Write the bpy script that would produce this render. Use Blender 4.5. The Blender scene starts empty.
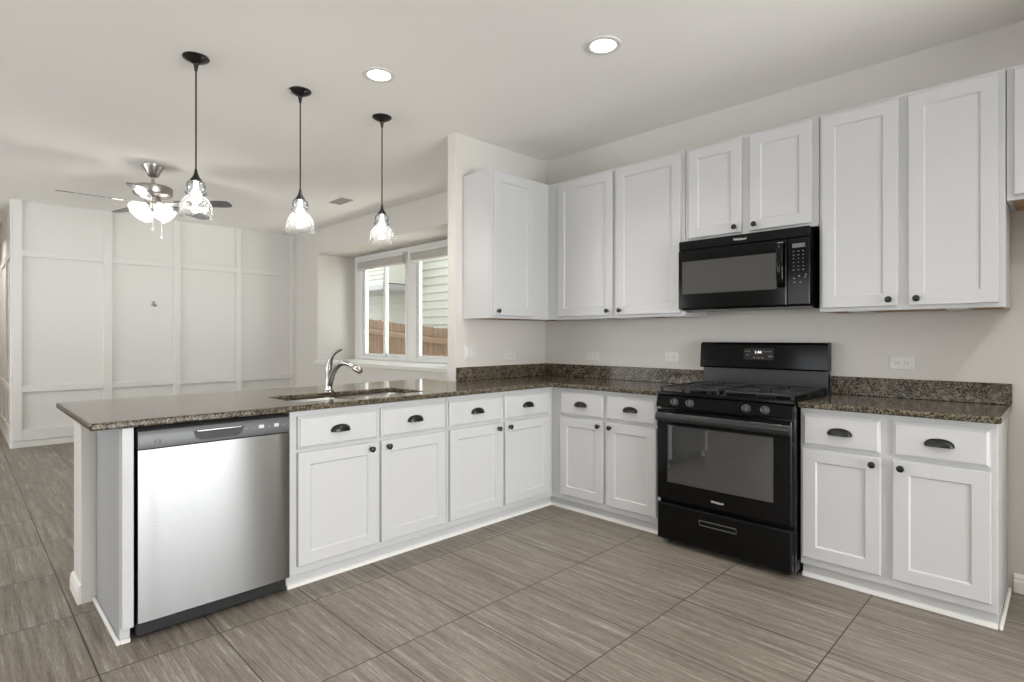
import bpy, bmesh, math, random
from mathutils import Vector, Matrix
random.seed(7)
SC = bpy.context.scene
COL = SC.collection
PI = math.pi

# ------------------------------------------------------------------ camera, sky, exposure, big lights
cam_d = bpy.data.cameras.new('camera')
cam_d.sensor_width = 36.0
cam_d.lens = 557.4 / 1024 * 36.0
cam_d.shift_y = -4.0 / 1024
cam_d.clip_start = 0.05
cam = bpy.data.objects.new('camera', cam_d)
cam.location = (3.265, -3.681, 1.249)
cam.rotation_euler = (PI / 2, 0, PI / 4)
COL.objects.link(cam)
SC.camera = cam

world = bpy.data.worlds.new('sky')
SC.world = world
world.use_nodes = True
wn = world.node_tree.nodes
wn['Background'].inputs[0].default_value = (0.93, 0.97, 1.0, 1)
wn['Background'].inputs[1].default_value = 3.6

SC.view_settings.view_transform = 'Standard'
SC.view_settings.look = 'None'
SC.view_settings.gamma = 1.0
SC.view_settings.use_curve_mapping = False
SC.view_settings.exposure = 0.15

sun_d = bpy.data.lights.new('sun', 'SUN')
sun_d.energy = 22.0
sun_d.angle = math.radians(3)
sun_d.color = (1.0, 0.96, 0.9)
sun = bpy.data.objects.new('sun', sun_d)
sun.rotation_euler = Vector((0.7, 0.05, -0.7)).to_track_quat('-Z', 'Y').to_euler()
COL.objects.link(sun)

def area_light(name, loc, rot, sx, sy, watts, col=(1, 1, 1), spread=PI, shape='RECTANGLE', parent=None):
    d = bpy.data.lights.new(name, 'AREA')
    d.shape = shape
    d.size = sx
    if shape in ('RECTANGLE', 'ELLIPSE'):
        d.size_y = sy
    d.energy = watts
    d.color = col
    d.spread = spread
    o = bpy.data.objects.new(name, d)
    o.location = loc
    o.rotation_euler = rot
    COL.objects.link(o)
    if parent:
        o.parent = parent
    return o

def point_light(name, loc, watts, radius, col, parent=None):
    d = bpy.data.lights.new(name, 'POINT')
    d.energy = watts
    d.shadow_soft_size = radius
    d.color = col
    o = bpy.data.objects.new(name, d)
    o.location = loc
    COL.objects.link(o)
    if parent:
        o.parent = parent
    return o

# area lamps added as daylight fill outside unseen openings, right and behind the camera
# (tilted upwards to brighten the ceiling)
area_light('patio_fill', (7.9, -2.0, 1.0), (0, math.radians(120), 0), 2.4, 3.3, 290, (0.97, 0.99, 1.0))
area_light('rear_fill', (1.2, -7.5, 1.3), (math.radians(115), 0, 0), 3.0, 1.7, 5, (0.97, 0.99, 1.0))
area_light('family_fill', (-3.6, -7.5, 1.3), (math.radians(115), 0, 0), 3.0, 1.7, 65, (0.97, 0.99, 1.0))

# ------------------------------------------------------------------ materials
def new_mat(name):
    m = bpy.data.materials.new(name)
    m.use_nodes = True
    nt = m.node_tree
    b = nt.nodes['Principled BSDF']
    return m, nt, b

def pos_coord(nt, scale=(1, 1, 1), loc=(0, 0, 0)):
    g = nt.nodes.new('ShaderNodeNewGeometry')
    mp = nt.nodes.new('ShaderNodeMapping')
    mp.inputs['Scale'].default_value = scale
    mp.inputs['Location'].default_value = loc
    nt.links.new(g.outputs['Position'], mp.inputs['Vector'])
    return mp.outputs['Vector']

def noise(nt, vec, scale, detail=4, rough=0.5):
    n = nt.nodes.new('ShaderNodeTexNoise')
    n.inputs['Scale'].default_value = scale
    n.inputs['Detail'].default_value = detail
    n.inputs['Roughness'].default_value = rough
    nt.links.new(vec, n.inputs['Vector'])
    return n

def ramp(nt, fac, stops, interp='LINEAR'):
    r = nt.nodes.new('ShaderNodeValToRGB')
    r.color_ramp.interpolation = interp
    e = r.color_ramp.elements
    while len(e) < len(stops):
        e.new(0.5)
    for i, (p, c) in enumerate(stops):
        e[i].position = p
        e[i].color = (c[0], c[1], c[2], 1)
    nt.links.new(fac, r.inputs['Fac'])
    return r.outputs['Color']

def bump(nt, b, height, strength, dist=0.002):
    n = nt.nodes.new('ShaderNodeBump')
    n.inputs['Strength'].default_value = strength
    n.inputs['Distance'].default_value = dist
    nt.links.new(height, n.inputs['Height'])
    nt.links.new(n.outputs['Normal'], b.inputs['Normal'])

def simple(name, col, rough=0.5, metal=0.0, nscale=30, var=0.03, bstr=0.0, spec=0.5, coat=0.0, stretch=(1, 1, 1)):
    m, nt, b = new_mat(name)
    v = pos_coord(nt, stretch)
    n = noise(nt, v, nscale)
    lo = tuple(c * (1 - var) for c in col)
    hi = tuple(min(1, c * (1 + var)) for c in col)
    c = ramp(nt, n.outputs['Fac'], [(0.3, lo), (0.7, hi)])
    nt.links.new(c, b.inputs['Base Color'])
    b.inputs['Roughness'].default_value = rough
    b.inputs['Metallic'].default_value = metal
    b.inputs['Specular IOR Level'].default_value = spec
    b.inputs['Coat Weight'].default_value = coat
    if bstr:
        bump(nt, b, n.outputs['Fac'], bstr)
    return m

def emit(name, col, strength):
    m, nt, b = new_mat(name)
    b.inputs['Base Color'].default_value = (0.8, 0.8, 0.8, 1)
    b.inputs['Emission Color'].default_value = (*col, 1)
    b.inputs['Emission Strength'].default_value = strength
    return m

M = {}
M['wall'] = simple('wall_paint', (0.665, 0.642, 0.605), 0.85, nscale=180, var=0.012, bstr=0.08, spec=0.3)
M['ceiling'] = simple('ceiling_paint', (0.91, 0.89, 0.86), 0.9, nscale=140, var=0.012, bstr=0.12, spec=0.2)
M['panel'] = simple('panelling_paint', (0.755, 0.74, 0.715), 0.55, nscale=60, var=0.01, spec=0.4)
M['trim'] = simple('trim_paint', (0.82, 0.805, 0.775), 0.4, nscale=60, var=0.01)
M['cab'] = simple('cabinet_paint', (0.56, 0.56, 0.562), 0.38, nscale=40, var=0.008)
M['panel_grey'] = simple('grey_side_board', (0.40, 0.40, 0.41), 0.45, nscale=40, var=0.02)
M['black'] = simple('black_enamel', (0.003, 0.003, 0.0032), 0.10, nscale=50, var=0.1, spec=0.2)
M['black_matte'] = simple('matte_cast_iron', (0.02, 0.02, 0.02), 0.5, nscale=300, var=0.2, bstr=0.1)
M['black_glass'] = simple('dark_glass', (0.012, 0.012, 0.013), 0.04, nscale=10, var=0.1, spec=0.7)
M['mw_glass'] = simple('perforated_dark_glass', (0.04, 0.04, 0.04), 0.02, nscale=10, var=0.1, spec=1.0, coat=1.0)
M['charcoal'] = simple('charcoal_plastic', (0.016, 0.016, 0.017), 0.3, nscale=80, var=0.06)
M['knob'] = simple('oil_rubbed_bronze', (0.007, 0.0065, 0.006), 0.28, metal=0.0, nscale=120, var=0.15)
M['knob_grey'] = simple('grey_knob_face', (0.07, 0.07, 0.073), 0.35, nscale=90, var=0.1)
M['chrome'] = simple('chrome', (0.62, 0.62, 0.62), 0.12, metal=1.0, nscale=40, var=0.02)
M['faucet_steel'] = simple('faucet_steel', (0.40, 0.39, 0.38), 0.18, metal=1.0, nscale=40, var=0.03)
M['nickel'] = simple('brushed_nickel', (0.42, 0.40, 0.38), 0.3, metal=1.0, nscale=60, var=0.05, stretch=(1, 1, 12))
M['sink'] = simple('sink_steel', (0.55, 0.55, 0.54), 0.28, metal=1.0, nscale=40, var=0.04, stretch=(8, 1, 1))
M['white_plastic'] = simple('white_plastic', (0.70, 0.69, 0.66), 0.35, nscale=60, var=0.01)
M['dark_slot'] = simple('dark_slot', (0.012, 0.012, 0.012), 0.6)
M['mark'] = simple('pale_printed_mark', (0.62, 0.62, 0.62), 0.4)
M['dim_mark'] = simple('dim_printed_mark', (0.17, 0.17, 0.17), 0.4)
M['lcd'] = simple('grey_display', (0.15, 0.152, 0.15), 0.25)
M['digits'] = emit('lit_clock_digits', (0.95, 0.97, 1.0), 0.9)
M['vent'] = simple('vent_grey', (0.42, 0.40, 0.38), 0.5)
M['blind'] = simple('blind_slat', (0.74, 0.715, 0.68), 0.55, nscale=50, var=0.03)
M['vinyl'] = simple('window_vinyl', (0.80, 0.80, 0.79), 0.35, nscale=40, var=0.01)
M['hook'] = simple('hook_grey', (0.36, 0.35, 0.34), 0.4, metal=0.6)
M['blade'] = simple('fan_blade_wood', (0.16, 0.13, 0.12), 0.3, nscale=14, var=0.25, stretch=(1, 1, 1))
M['blade_under'] = simple('fan_blade_grey', (0.10, 0.098, 0.10), 0.35, nscale=14, var=0.1)
M['can_lens'] = emit('downlight_lens', (1.0, 0.97, 0.92), 5.0)
M['bulb'] = emit('lamp_bulb', (1.0, 0.96, 0.90), 3.0)
M['ground'] = simple('side_yard_ground', (0.72, 0.70, 0.65), 0.95, nscale=4, var=0.25)
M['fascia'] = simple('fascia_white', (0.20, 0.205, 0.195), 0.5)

# wood (cabinet underside, fence)
def wood(name, a, bcol, stretch, scale=6, rough=0.6):
    m, nt, b = new_mat(name)
    v = pos_coord(nt, stretch)
    n = noise(nt, v, scale, 6, 0.6)
    c = ramp(nt, n.outputs['Fac'], [(0.3, a), (0.7, bcol)])
    nt.links.new(c, b.inputs['Base Color'])
    b.inputs['Roughness'].default_value = rough
    bump(nt, b, n.outputs['Fac'], 0.2)
    return m
M['under_wood'] = wood('raw_underside_wood', (0.30, 0.155, 0.075), (0.42, 0.24, 0.12), (2, 20, 20))
M['fence'] = wood('cedar_fence', (0.040, 0.021, 0.010), (0.12, 0.066, 0.030), (18, 18, 1.5), 3, 0.8)

# siding with lap lines
def siding(name, col, lap):
    m, nt, b = new_mat(name)
    n = noise(nt, pos_coord(nt, (1, 1, 8)), 6)
    c = ramp(nt, n.outputs['Fac'], [(0.3, tuple(x * .95 for x in col)), (0.7, col)])
    nt.links.new(c, b.inputs['Base Color'])
    b.inputs['Roughness'].default_value = 0.75
    return m
M['siding'] = siding('painted_lap_siding', (0.34, 0.335, 0.295), 0.18)

# floor tile
def floor_mat():
    m, nt, b = new_mat('wood_look_tile')
    L = nt.links
    v = pos_coord(nt, (1, 1, 1), (-1.35 + 6.2, 3.305 + 4.147, 0))
    br = nt.nodes.new('ShaderNodeTexBrick')
    br.offset = 0.0
    br.offset_frequency = 2
    br.squash = 1.0
    br.inputs['Color1'].default_value = (0, 0, 0, 1)
    br.inputs['Color2'].default_value = (1, 1, 1, 1)
    br.inputs['Mortar'].default_value = (0.5, 0.5, 0.5, 1)
    br.inputs['Scale'].default_value = 1.0
    br.inputs['Mortar Size'].default_value = 0.0028
    br.inputs['Mortar Smooth'].default_value = 0.1
    br.inputs['Bias'].default_value = 0.0
    br.inputs['Brick Width'].default_value = 0.62
    br.inputs['Row Height'].default_value = 0.4147
    L.new(v, br.inputs['Vector'])
    # per tile shift of the grain
    sep = nt.nodes.new('ShaderNodeSeparateColor')
    L.new(br.outputs['Color'], sep.inputs['Color'])
    mul = nt.nodes.new('ShaderNodeMath'); mul.operation = 'MULTIPLY'; mul.inputs[1].default_value = 37.0
    L.new(sep.outputs['Red'], mul.inputs[0])
    comb = nt.nodes.new('ShaderNodeCombineXYZ')
    L.new(mul.outputs[0], comb.inputs['Z'])
    L.new(mul.outputs[0], comb.inputs['X'])
    def stretched(sx, sy, scale, detail, rough=0.6):
        vv = pos_coord(nt, (sx, sy, 1))
        add = nt.nodes.new('ShaderNodeVectorMath'); add.operation = 'ADD'
        L.new(vv, add.inputs[0]); L.new(comb.outputs[0], add.inputs[1])
        return noise(nt, add.outputs[0], scale, detail, rough)
    n1 = stretched(1.1, 26, 1.6, 5)
    n2 = stretched(3.5, 90, 1.5, 5, 0.7)
    n3 = stretched(30, 300, 1.0, 2)
    mixf = nt.nodes.new('ShaderNodeMath'); mixf.operation = 'MULTIPLY_ADD'
    L.new(n1.outputs['Fac'], mixf.inputs[0]); mixf.inputs[1].default_value = 0.40
    m2 = nt.nodes.new('ShaderNodeMath'); m2.operation = 'MULTIPLY_ADD'
    L.new(n2.outputs['Fac'], m2.inputs[0]); m2.inputs[1].default_value = 0.38
    m3 = nt.nodes.new('ShaderNodeMath'); m3.operation = 'MULTIPLY'
    L.new(n3.outputs['Fac'], m3.inputs[0]); m3.inputs[1].default_value = 0.22
    L.new(m3.outputs[0], m2.inputs[2]); L.new(m2.outputs[0], mixf.inputs[2])
    c = ramp(nt, mixf.outputs[0], [(0.38, (0.120, 0.098, 0.076)), (0.47, (0.19, 0.163, 0.133)), (0.55, (0.255, 0.225, 0.188)), (0.64, (0.44, 0.405, 0.355))])
    mx = nt.nodes.new('ShaderNodeMix'); mx.data_type = 'RGBA'
    L.new(br.outputs['Fac'], mx.inputs['Factor'])
    L.new(c, mx.inputs['A'])
    mx.inputs['B'].default_value = (0.04, 0.034, 0.028, 1)
    L.new(mx.outputs['Result'], b.inputs['Base Color'])
    b.inputs['Roughness'].default_value = 0.42
    b.inputs['Specular IOR Level'].default_value = 0.35
    inv = nt.nodes.new('ShaderNodeMath'); inv.operation = 'MULTIPLY_ADD'
    L.new(br.outputs['Fac'], inv.inputs[0]); inv.inputs[1].default_value = -1.0
    L.new(mixf.outputs[0], inv.inputs[2])
    bump(nt, b, inv.outputs[0], 0.25, 0.002)
    return m
M['floor'] = floor_mat()

def granite_mat():
    m, nt, b = new_mat('speckled_granite')
    L = nt.links
    v = pos_coord(nt)
    nd = noise(nt, v, 40, 3)
    vo = nt.nodes.new('ShaderNodeTexVoronoi')
    vo.inputs['Scale'].default_value = 165
    vo.inputs['Randomness'].default_value = 1.0
    L.new(v, vo.inputs['Vector'])
    sep = nt.nodes.new('ShaderNodeSeparateColor')
    L.new(vo.outputs['Color'], sep.inputs['Color'])
    big = noise(nt, v, 28, 3, 0.6)
    add = nt.nodes.new('ShaderNodeMath'); add.operation = 'MULTIPLY_ADD'
    L.new(big.outputs['Fac'], add.inputs[0]); add.inputs[1].default_value = 0.75
    ms = nt.nodes.new('ShaderNodeMath'); ms.operation = 'MULTIPLY'
    L.new(sep.outputs['Red'], ms.inputs[0]); ms.inputs[1].default_value = 0.72
    L.new(ms.outputs[0], add.inputs[2])
    c = ramp(nt, add.outputs[0], [(0.40, (0.014, 0.012, 0.010)), (0.56, (0.045, 0.036, 0.027)), (0.72, (0.088, 0.072, 0.053)), (0.88, (0.145, 0.12, 0.085)), (1.0, (0.215, 0.18, 0.13))])
    L.new(c, b.inputs['Base Color'])
    b.inputs['Roughness'].default_value = 0.12
    b.inputs['Specular IOR Level'].default_value = 0.2
    return m
M['granite'] = granite_mat()

def steel_mat():
    m, nt, b = new_mat('brushed_stainless')
    L = nt.links
    n = noise(nt, pos_coord(nt, (1, 240, 2)), 3, 4)
    c = ramp(nt, n.outputs['Fac'], [(0.3, (0.235, 0.235, 0.234)), (0.7, (0.26, 0.26, 0.258))])
    L.new(c, b.inputs['Base Color'])
    b.inputs['Metallic'].default_value = 1.0
    b.inputs['Roughness'].default_value = 0.22
    b.inputs['Anisotropic'].default_value = 1.0
    tg = nt.nodes.new('ShaderNodeCombineXYZ')
    tg.inputs[2].default_value = 1.0
    L.new(tg.outputs[0], b.inputs['Tangent'])
    return m
M['steel'] = steel_mat()
M['steel_dark'] = simple('dark_stainless', (0.055, 0.055, 0.057), 0.32, metal=0.2, nscale=4, var=0.05, stretch=(1, 2, 120))

def clear_glass(name, tint, body=0.06, gloss=0.12):
    m, nt, b = new_mat(name)
    L = nt.links
    out = nt.nodes['Material Output']
    nt.nodes.remove(b)
    tr = nt.nodes.new('ShaderNodeBsdfTransparent'); tr.inputs[0].default_value = (*tint, 1)
    gl = nt.nodes.new('ShaderNodeBsdfGlossy'); gl.inputs['Roughness'].default_value = 0.10
    lw = nt.nodes.new('ShaderNodeLayerWeight'); lw.inputs['Blend'].default_value = gloss
    mx = nt.nodes.new('ShaderNodeMixShader')
    L.new(lw.outputs['Fresnel'], mx.inputs[0]); L.new(tr.outputs[0], mx.inputs[1]); L.new(gl.outputs[0], mx.inputs[2])
    last = mx
    if body:
        tl = nt.nodes.new('ShaderNodeBsdfTranslucent'); tl.inputs[0].default_value = (0.95, 0.96, 0.97, 1)
        df = nt.nodes.new('ShaderNodeBsdfDiffuse'); df.inputs[0].default_value = (0.95, 0.96, 0.97, 1)
        md = nt.nodes.new('ShaderNodeMixShader'); md.inputs[0].default_value = 0.5
        L.new(tl.outputs[0], md.inputs[1]); L.new(df.outputs[0], md.inputs[2])
        lw2 = nt.nodes.new('ShaderNodeLayerWeight'); lw2.inputs['Blend'].default_value = 0.35
        mm = nt.nodes.new('ShaderNodeMath'); mm.operation = 'MULTIPLY_ADD'
        L.new(lw2.outputs['Facing'], mm.inputs[0]); mm.inputs[1].default_value = body * 5.0; mm.inputs[2].default_value = body
        m2 = nt.nodes.new('ShaderNodeMixShader')
        L.new(mm.outputs[0], m2.inputs[0]); L.new(last.outputs[0], m2.inputs[1]); L.new(md.outputs[0], m2.inputs[2])
        last = m2
    L.new(last.outputs[0], out.inputs['Surface'])
    return m
M['pane'] = clear_glass('window_glass', (0.97, 0.985, 0.975), 0.0, 0.08)
M['shade_glass'] = clear_glass('ribbed_clear_glass', (0.97, 0.98, 0.99), 0.013, 0.22)

def frosted():
    m, nt, b = new_mat('lit_frosted_glass')
    L = nt.links
    out = nt.nodes['Material Output']
    nt.nodes.remove(b)
    tr = nt.nodes.new('ShaderNodeBsdfTransparent')
    em = nt.nodes.new('ShaderNodeEmission'); em.inputs[0].default_value = (1, 0.97, 0.93, 1); em.inputs[1].default_value = 1.6
    mx = nt.nodes.new('ShaderNodeMixShader'); mx.inputs[0].default_value = 0.6
    L.new(tr.outputs[0], mx.inputs[1]); L.new(em.outputs[0], mx.inputs[2])
    L.new(mx.outputs[0], out.inputs['Surface'])
    return m
M['frosted'] = frosted()

# ------------------------------------------------------------------ mesh helpers
class MB:
    def __init__(self):
        self.bm = bmesh.new()
    def box(self, x0, x1, y0, y1, z0, z1, bev=0.0, seg=1):
        x0, x1 = min(x0, x1), max(x0, x1); y0, y1 = min(y0, y1), max(y0, y1); z0, z1 = min(z0, z1), max(z0, z1)
        t = bmesh.new()
        bmesh.ops.create_cube(t, size=1.0)
        for v in t.verts:
            v.co = Vector((x0 + (v.co.x + .5) * (x1 - x0), y0 + (v.co.y + .5) * (y1 - y0), z0 + (v.co.z + .5) * (z1 - z0)))
        if bev:
            bmesh.ops.bevel(t, geom=list(t.edges), offset=bev, segments=seg, profile=0.5, affect='EDGES')
        self.merge(t)
        return self
    def merge(self, t, mat=None):
        me = bpy.data.meshes.new('tmp')
        bmesh.ops.recalc_face_normals(t, faces=list(t.faces))
        t.to_mesh(me); t.free()
        if mat:
            me.transform(mat)
        self.bm.from_mesh(me)
        bpy.data.meshes.remove(me)
        return self
    def loops(self, rings, cap0=True, cap1=True, closed=True):
        """rings: lists of equal numbers of points, skinned one to the next"""
        t = bmesh.new()
        vr = [[t.verts.new(p) for p in r] for r in rings]
        n = len(rings[0])
        for a, b in zip(vr[:-1], vr[1:]):
            for i in range(n if closed else n - 1):
                j = (i + 1) % n
                t.faces.new((a[i], a[j], b[j], b[i]))
        if cap0: t.faces.new(list(reversed(vr[0])))
        if cap1: t.faces.new(vr[-1])
        return self.merge(t)
    def lathe(self, prof, origin, axis='z', seg=24, cap0=True, cap1=True):
        """prof: (radius, distance along the axis)"""
        o = Vector(origin)
        A = {'z': (Vector((1, 0, 0)), Vector((0, 1, 0)), Vector((0, 0, 1))),
             'x': (Vector((0, 1, 0)), Vector((0, 0, 1)), Vector((1, 0, 0))),
             '-y': (Vector((1, 0, 0)), Vector((0, 0, 1)), Vector((0, -1, 0)))}
        u, v, w = A[axis] if isinstance(axis, str) else axis
        rings = [[o + u * (r * math.cos(2 * PI * k / seg)) + v * (r * math.sin(2 * PI * k / seg)) + w * d for k in range(seg)] for r, d in prof]
        return self.loops(rings, cap0, cap1)
    def tube(self, pts, r, seg=10, caps=True):
        pts = [Vector(p) for p in pts]
        rs = r if isinstance(r, (list, tuple)) else [r] * len(pts)
        rings = []
        prev = None
        for i, p in enumerate(pts):
            d = (pts[min(i + 1, len(pts) - 1)] - pts[max(i - 1, 0)]).normalized()
            if prev is None:
                a = Vector((0, 0, 1)) if abs(d.z) < .9 else Vector((1, 0, 0))
                u = d.cross(a).normalized()
            else:
                u = (prev - d * prev.dot(d)).normalized()
            prev = u
            w = d.cross(u)
            rings.append([p + (u * math.cos(2 * PI * k / seg) + w * math.sin(2 * PI * k / seg)) * rs[i] for k in range(seg)])
        return self.loops(rings, caps, caps)
    def prism(self, poly, fn, d0, d1):
        """poly of 2-D points mapped by fn(a, b, d), extruded from d0 to d1"""
        return self.loops([[fn(a, b, d0) for a, b in poly], [fn(a, b, d1) for a, b in poly]])
    def build(self, name, mat, parent=None, smooth=None, kind=None, label=None):
        me = bpy.data.meshes.new(name)
        off = world_loc(parent) if parent else Vector((0, 0, 0))
        self.bm.to_mesh(me); self.bm.free()
        if parent:
            me.transform(Matrix.Translation(-off))
        me.materials.append(M[mat] if isinstance(mat, str) else mat)
        o = bpy.data.objects.new(name, me)
        COL.objects.link(o)
        if parent:
            o.parent = parent
        if smooth:
            for p in me.polygons: p.use_smooth = True
            try:
                me.set_sharp_from_angle(angle=math.radians(smooth))
            except Exception:
                pass
        if kind: o['kind'] = kind
        if label: o['label'] = label
        return o

def world_loc(o):
    v = Vector((0, 0, 0))
    while o:
        v += o.location
        o = o.parent
    return v

def tag(o, label, cat, group=None, kind=None):
    o['label'] = label; o['category'] = cat
    if group: o['group'] = group
    if kind: o['kind'] = kind
    return o

def thing(name, loc, label, cat, group=None):
    o = bpy.data.objects.new(name, None)
    o.empty_display_size = 0.1
    o.location = loc
    COL.objects.link(o)
    return tag(o, label, cat, group)

def box(name, mat, x0, x1, y0, y1, z0, z1, parent=None, bev=0.0, kind=None, seg=1):
    return MB().box(x0, x1, y0, y1, z0, z1, bev, seg).build(name, mat, parent, kind=kind)

def struct(name, mat, *boxes, bev=0.0):
    m = MB()
    for b in boxes: m.box(*b, bev)
    return m.build(name, mat, None, kind='structure')

def text_mesh(name, s, size, fn, mat, parent, align='CENTER', ext=0.0006, label=None, bold=0.0, sx=1.0):
    cu = bpy.data.curves.new('t', 'FONT')
    cu.body = s; cu.size = size; cu.align_x = align; cu.align_y = 'CENTER'; cu.extrude = ext; cu.offset = bold
    ob = bpy.data.objects.new('t', cu)
    COL.objects.link(ob)
    bpy.context.view_layer.update()
    me = bpy.data.meshes.new_from_object(ob)
    bpy.data.objects.remove(ob); bpy.data.curves.remove(cu)
    off = world_loc(parent)
    for v in me.vertices:
        v.co = Vector(fn(v.co.x * sx, v.co.y, v.co.z)) - off
    me.name = name
    me.materials.clear(); me.materials.append(M[mat])
    o = bpy.data.objects.new(name, me)
    COL.objects.link(o)
    o.parent = parent
    if label: o['label'] = label
    return o

# face maps: (u along the run, d outwards from the wall plane, z) -> world
def FX(u, d, z): return Vector((d, u, z))       # fronts that look towards +X (peninsula run, stub wall)
def FY(u, d, z): return Vector((u, -d, z))      # fronts that look towards -Y (range wall)

def rect_rings(fn, u0, u1, z0, z1, prof):
    return [[fn(u0 + i, d, z0 + i), fn(u1 - i, d, z0 + i), fn(u1 - i, d, z1 - i), fn(u0 + i, d, z1 - i)] for i, d in prof]

def fbox(m, fn, u0, u1, d0, d1, z0, z1, bev=0.0):
    a, b = fn(u0, d0, z0), fn(u1, d1, z1)
    return m.box(a.x, b.x, a.y, b.y, a.z, b.z, bev)

def make_knob(fn, u, d, z, parent):
    o = fn(u, d, z)
    ax = 'x' if fn is FX else '-y'
    MB().lathe([(0.009, 0), (0.0065, 0.004), (0.0055, 0.012), (0.011, 0.016), (0.0155, 0.021), (0.016, 0.025), (0.012, 0.029), (0.004, 0.0305)], o, ax, 20).build('knob', 'knob', parent, smooth=40)

def make_cup(fn, u, d, z, parent, a=0.052, b=0.031, c=0.023):
    m = MB()
    NP, NS = 18, 8
    def surf(k):
        rings = []
        for i in range(NS + 1):
            ps = PI / 2 * i / NS
            ring = []
            for j in range(NP + 1):
                ph = PI * j / NP
                ring.append(fn(u + k * a * math.cos(ph), d + 0.0005 + k * c * (math.sin(ph) ** .8) * math.sin(ps), z + k * b * (math.sin(ph) ** .75) * math.cos(ps)))
            rings.append(ring)
        return rings
    m.loops(surf(1.0), False, False, closed=False)
    m.loops(surf(0.9), False, False, closed=False)
    # rim flange against the drawer and lip along the opening
    top = [fn(u + 1.02 * a * math.cos(PI * j / 16), d + 0.002, z + 1.04 * b * (math.sin(PI * j / 16) ** .75)) for j in range(17)]
    m.tube(top, 0.0028, 6)
    lip = [fn(u + 0.97 * a * math.cos(PI * j / 16), d + 0.003 + 0.96 * c * (math.sin(PI * j / 16) ** .8), z) for j in range(17)]
    m.tube(lip, 0.0022, 6)
    fbox(m, fn, u - a * .95, u + a * .95, d, d + .0012, z, z + b * .55)
    m.build('cup_pull', 'knob', parent, smooth=50)

def shaker_door(fn, u0, u1, d0, z0, z1, parent, knob=None, t=0.02, fw=0.062):
    m = MB()
    m.loops(rect_rings(fn, u0, u1, z0, z1, [(0, d0), (0, d0 + t - .003), (.003, d0 + t), (fw, d0 + t), (fw + .007, d0 + t - .0075)]))
    o = m.build('door', 'cab', parent)
    if knob: make_knob(fn, knob[0], d0 + t, knob[1], o)
    return o

def drawer_front(fn, u0, u1, d0, z0, z1, parent, cup=True, t=0.02, name='drawer'):
    m = MB()
    m.loops(rect_rings(fn, u0, u1, z0, z1, [(0, d0), (0, d0 + t - .008), (.005, d0 + t - .006), (.014, d0 + t)]))
    o = m.build(name, 'cab', parent)
    if cup: make_cup(fn, (u0 + u1) / 2, d0 + t, (z0 + z1) / 2 - 0.012, o)
    return o

# ------------------------------------------------------------------ room shell
H = 2.79
XF = -5.10          # panelled far wall
XR = 7.5            # right wall (off frame)
YB = -7.2           # wall behind the camera
XH = -8.6
struct('floor', 'floor', (XH - .1, XR + .12, YB - .12, 0.12, -0.1, 0.0))
struct('ceiling', 'ceiling', (XH - .1, XR + .12, YB - .12, 0.12, H, H + .12))
RX0, RX1, RZ0, RZ1, RD = -4.36, -1.28, 0.915, 2.446, 0.62
struct('wall_back', 'wall', (XF, RX0, 0, .12, 0, H), (RX1, XR, 0, .12, 0, H), (RX0, RX1, 0, .12, 0, RZ0 - .02), (RX0, RX1, 0, .12, RZ1, H))
# bay recess around the dining windows
struct('wall_bay', 'wall', (RX0 - .1, RX0, .12, RD + .1, RZ0 - .15, RZ1 + .1), (RX1, RX1 + .1, .12, RD + .1, RZ0 - .15, RZ1 + .1),
       (RX0, RX1, .12, RD + .1, RZ1, RZ1 + .1))
struct('trim_1', 'trim', (RX0 - .03, RX1 + .03, -0.022, 0.0, RZ0 - .045, RZ0 - .008), (RX0, RX1, -0.03, RD, RZ0 - .02, RZ0), bev=.004)
struct('wall_stub', 'wall', (-0.095, 0, -1.016, 0, 0, H))
struct('wall_pony', 'wall', (-0.230, -0.001, -3.262, -1.017, 0, .883))
struct('wall_far', 'panel', (XF - .12, XF, -3.222, 0.0, 0, H))
struct('wall_hall', 'panel', (XH, XF - .12, -3.222, -3.10, 0, H))
struct('wall_light_block', 'wall', (XH, XF - .02, -4.42, -4.30, 0, H))  # unseen wall added to block the family lamp from the hall face
struct('wall_left', 'wall', (XH - .12, XH, YB, -3.1, 0, H))
# wall to the right with a patio door opening, wall behind the camera with two window openings (unseen, put in for the fill lamps)
PD0, PD1, PDZ = -3.65, -.35, 2.4
struct('wall_right', 'wall', (XR, XR + .12, YB, PD0, 0, H), (XR, XR + .12, PD1, 0, 0, H), (XR, XR + .12, PD0, PD1, PDZ, H))
WZ0, WZ1 = 0.6, 2.3
struct('wall_rear', 'wall', (XH, -5.1, YB - .12, YB, 0, H), (-2.1, -.3, YB - .12, YB, 0, H), (2.7, XR, YB - .12, YB, 0, H),
       (-5.1, -2.1, YB - .12, YB, 0, WZ0), (-5.1, -2.1, YB - .12, YB, WZ1, H), (-.3, 2.7, YB - .12, YB, 0, WZ0), (-.3, 2.7, YB - .12, YB, WZ1, H))
struct('wall_alcove', 'wall', (4.06, 4.16, -.82, 0, 0, H))
def frame_struct(name, fn, u0, u1, z0, z1, mull, d0, d1, w=.06):
    m = MB()
    fbox(m, fn, u0, u0 + w, d0, d1, z0, z1); fbox(m, fn, u1 - w, u1, d0, d1, z0, z1)
    fbox(m, fn, u0 + w, u1 - w, d0, d1, z0, z0 + w); fbox(m, fn, u0 + w, u1 - w, d0, d1, z1 - w, z1)
    for u in mull: fbox(m, fn, u - w / 2, u + w / 2, d0, d1, z0 + w, z1 - w)
    return m.build(name, 'vinyl', None, kind='structure')
frame_struct('door_1', FX, PD0, PD1, 0, PDZ, [(PD0 + PD1) / 2], XR + .03, XR + .09, .08)
frame_struct('window_3', FY, -.3, 2.7, WZ0, WZ1, [.7, 1.7], 7.23, 7.29)
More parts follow.
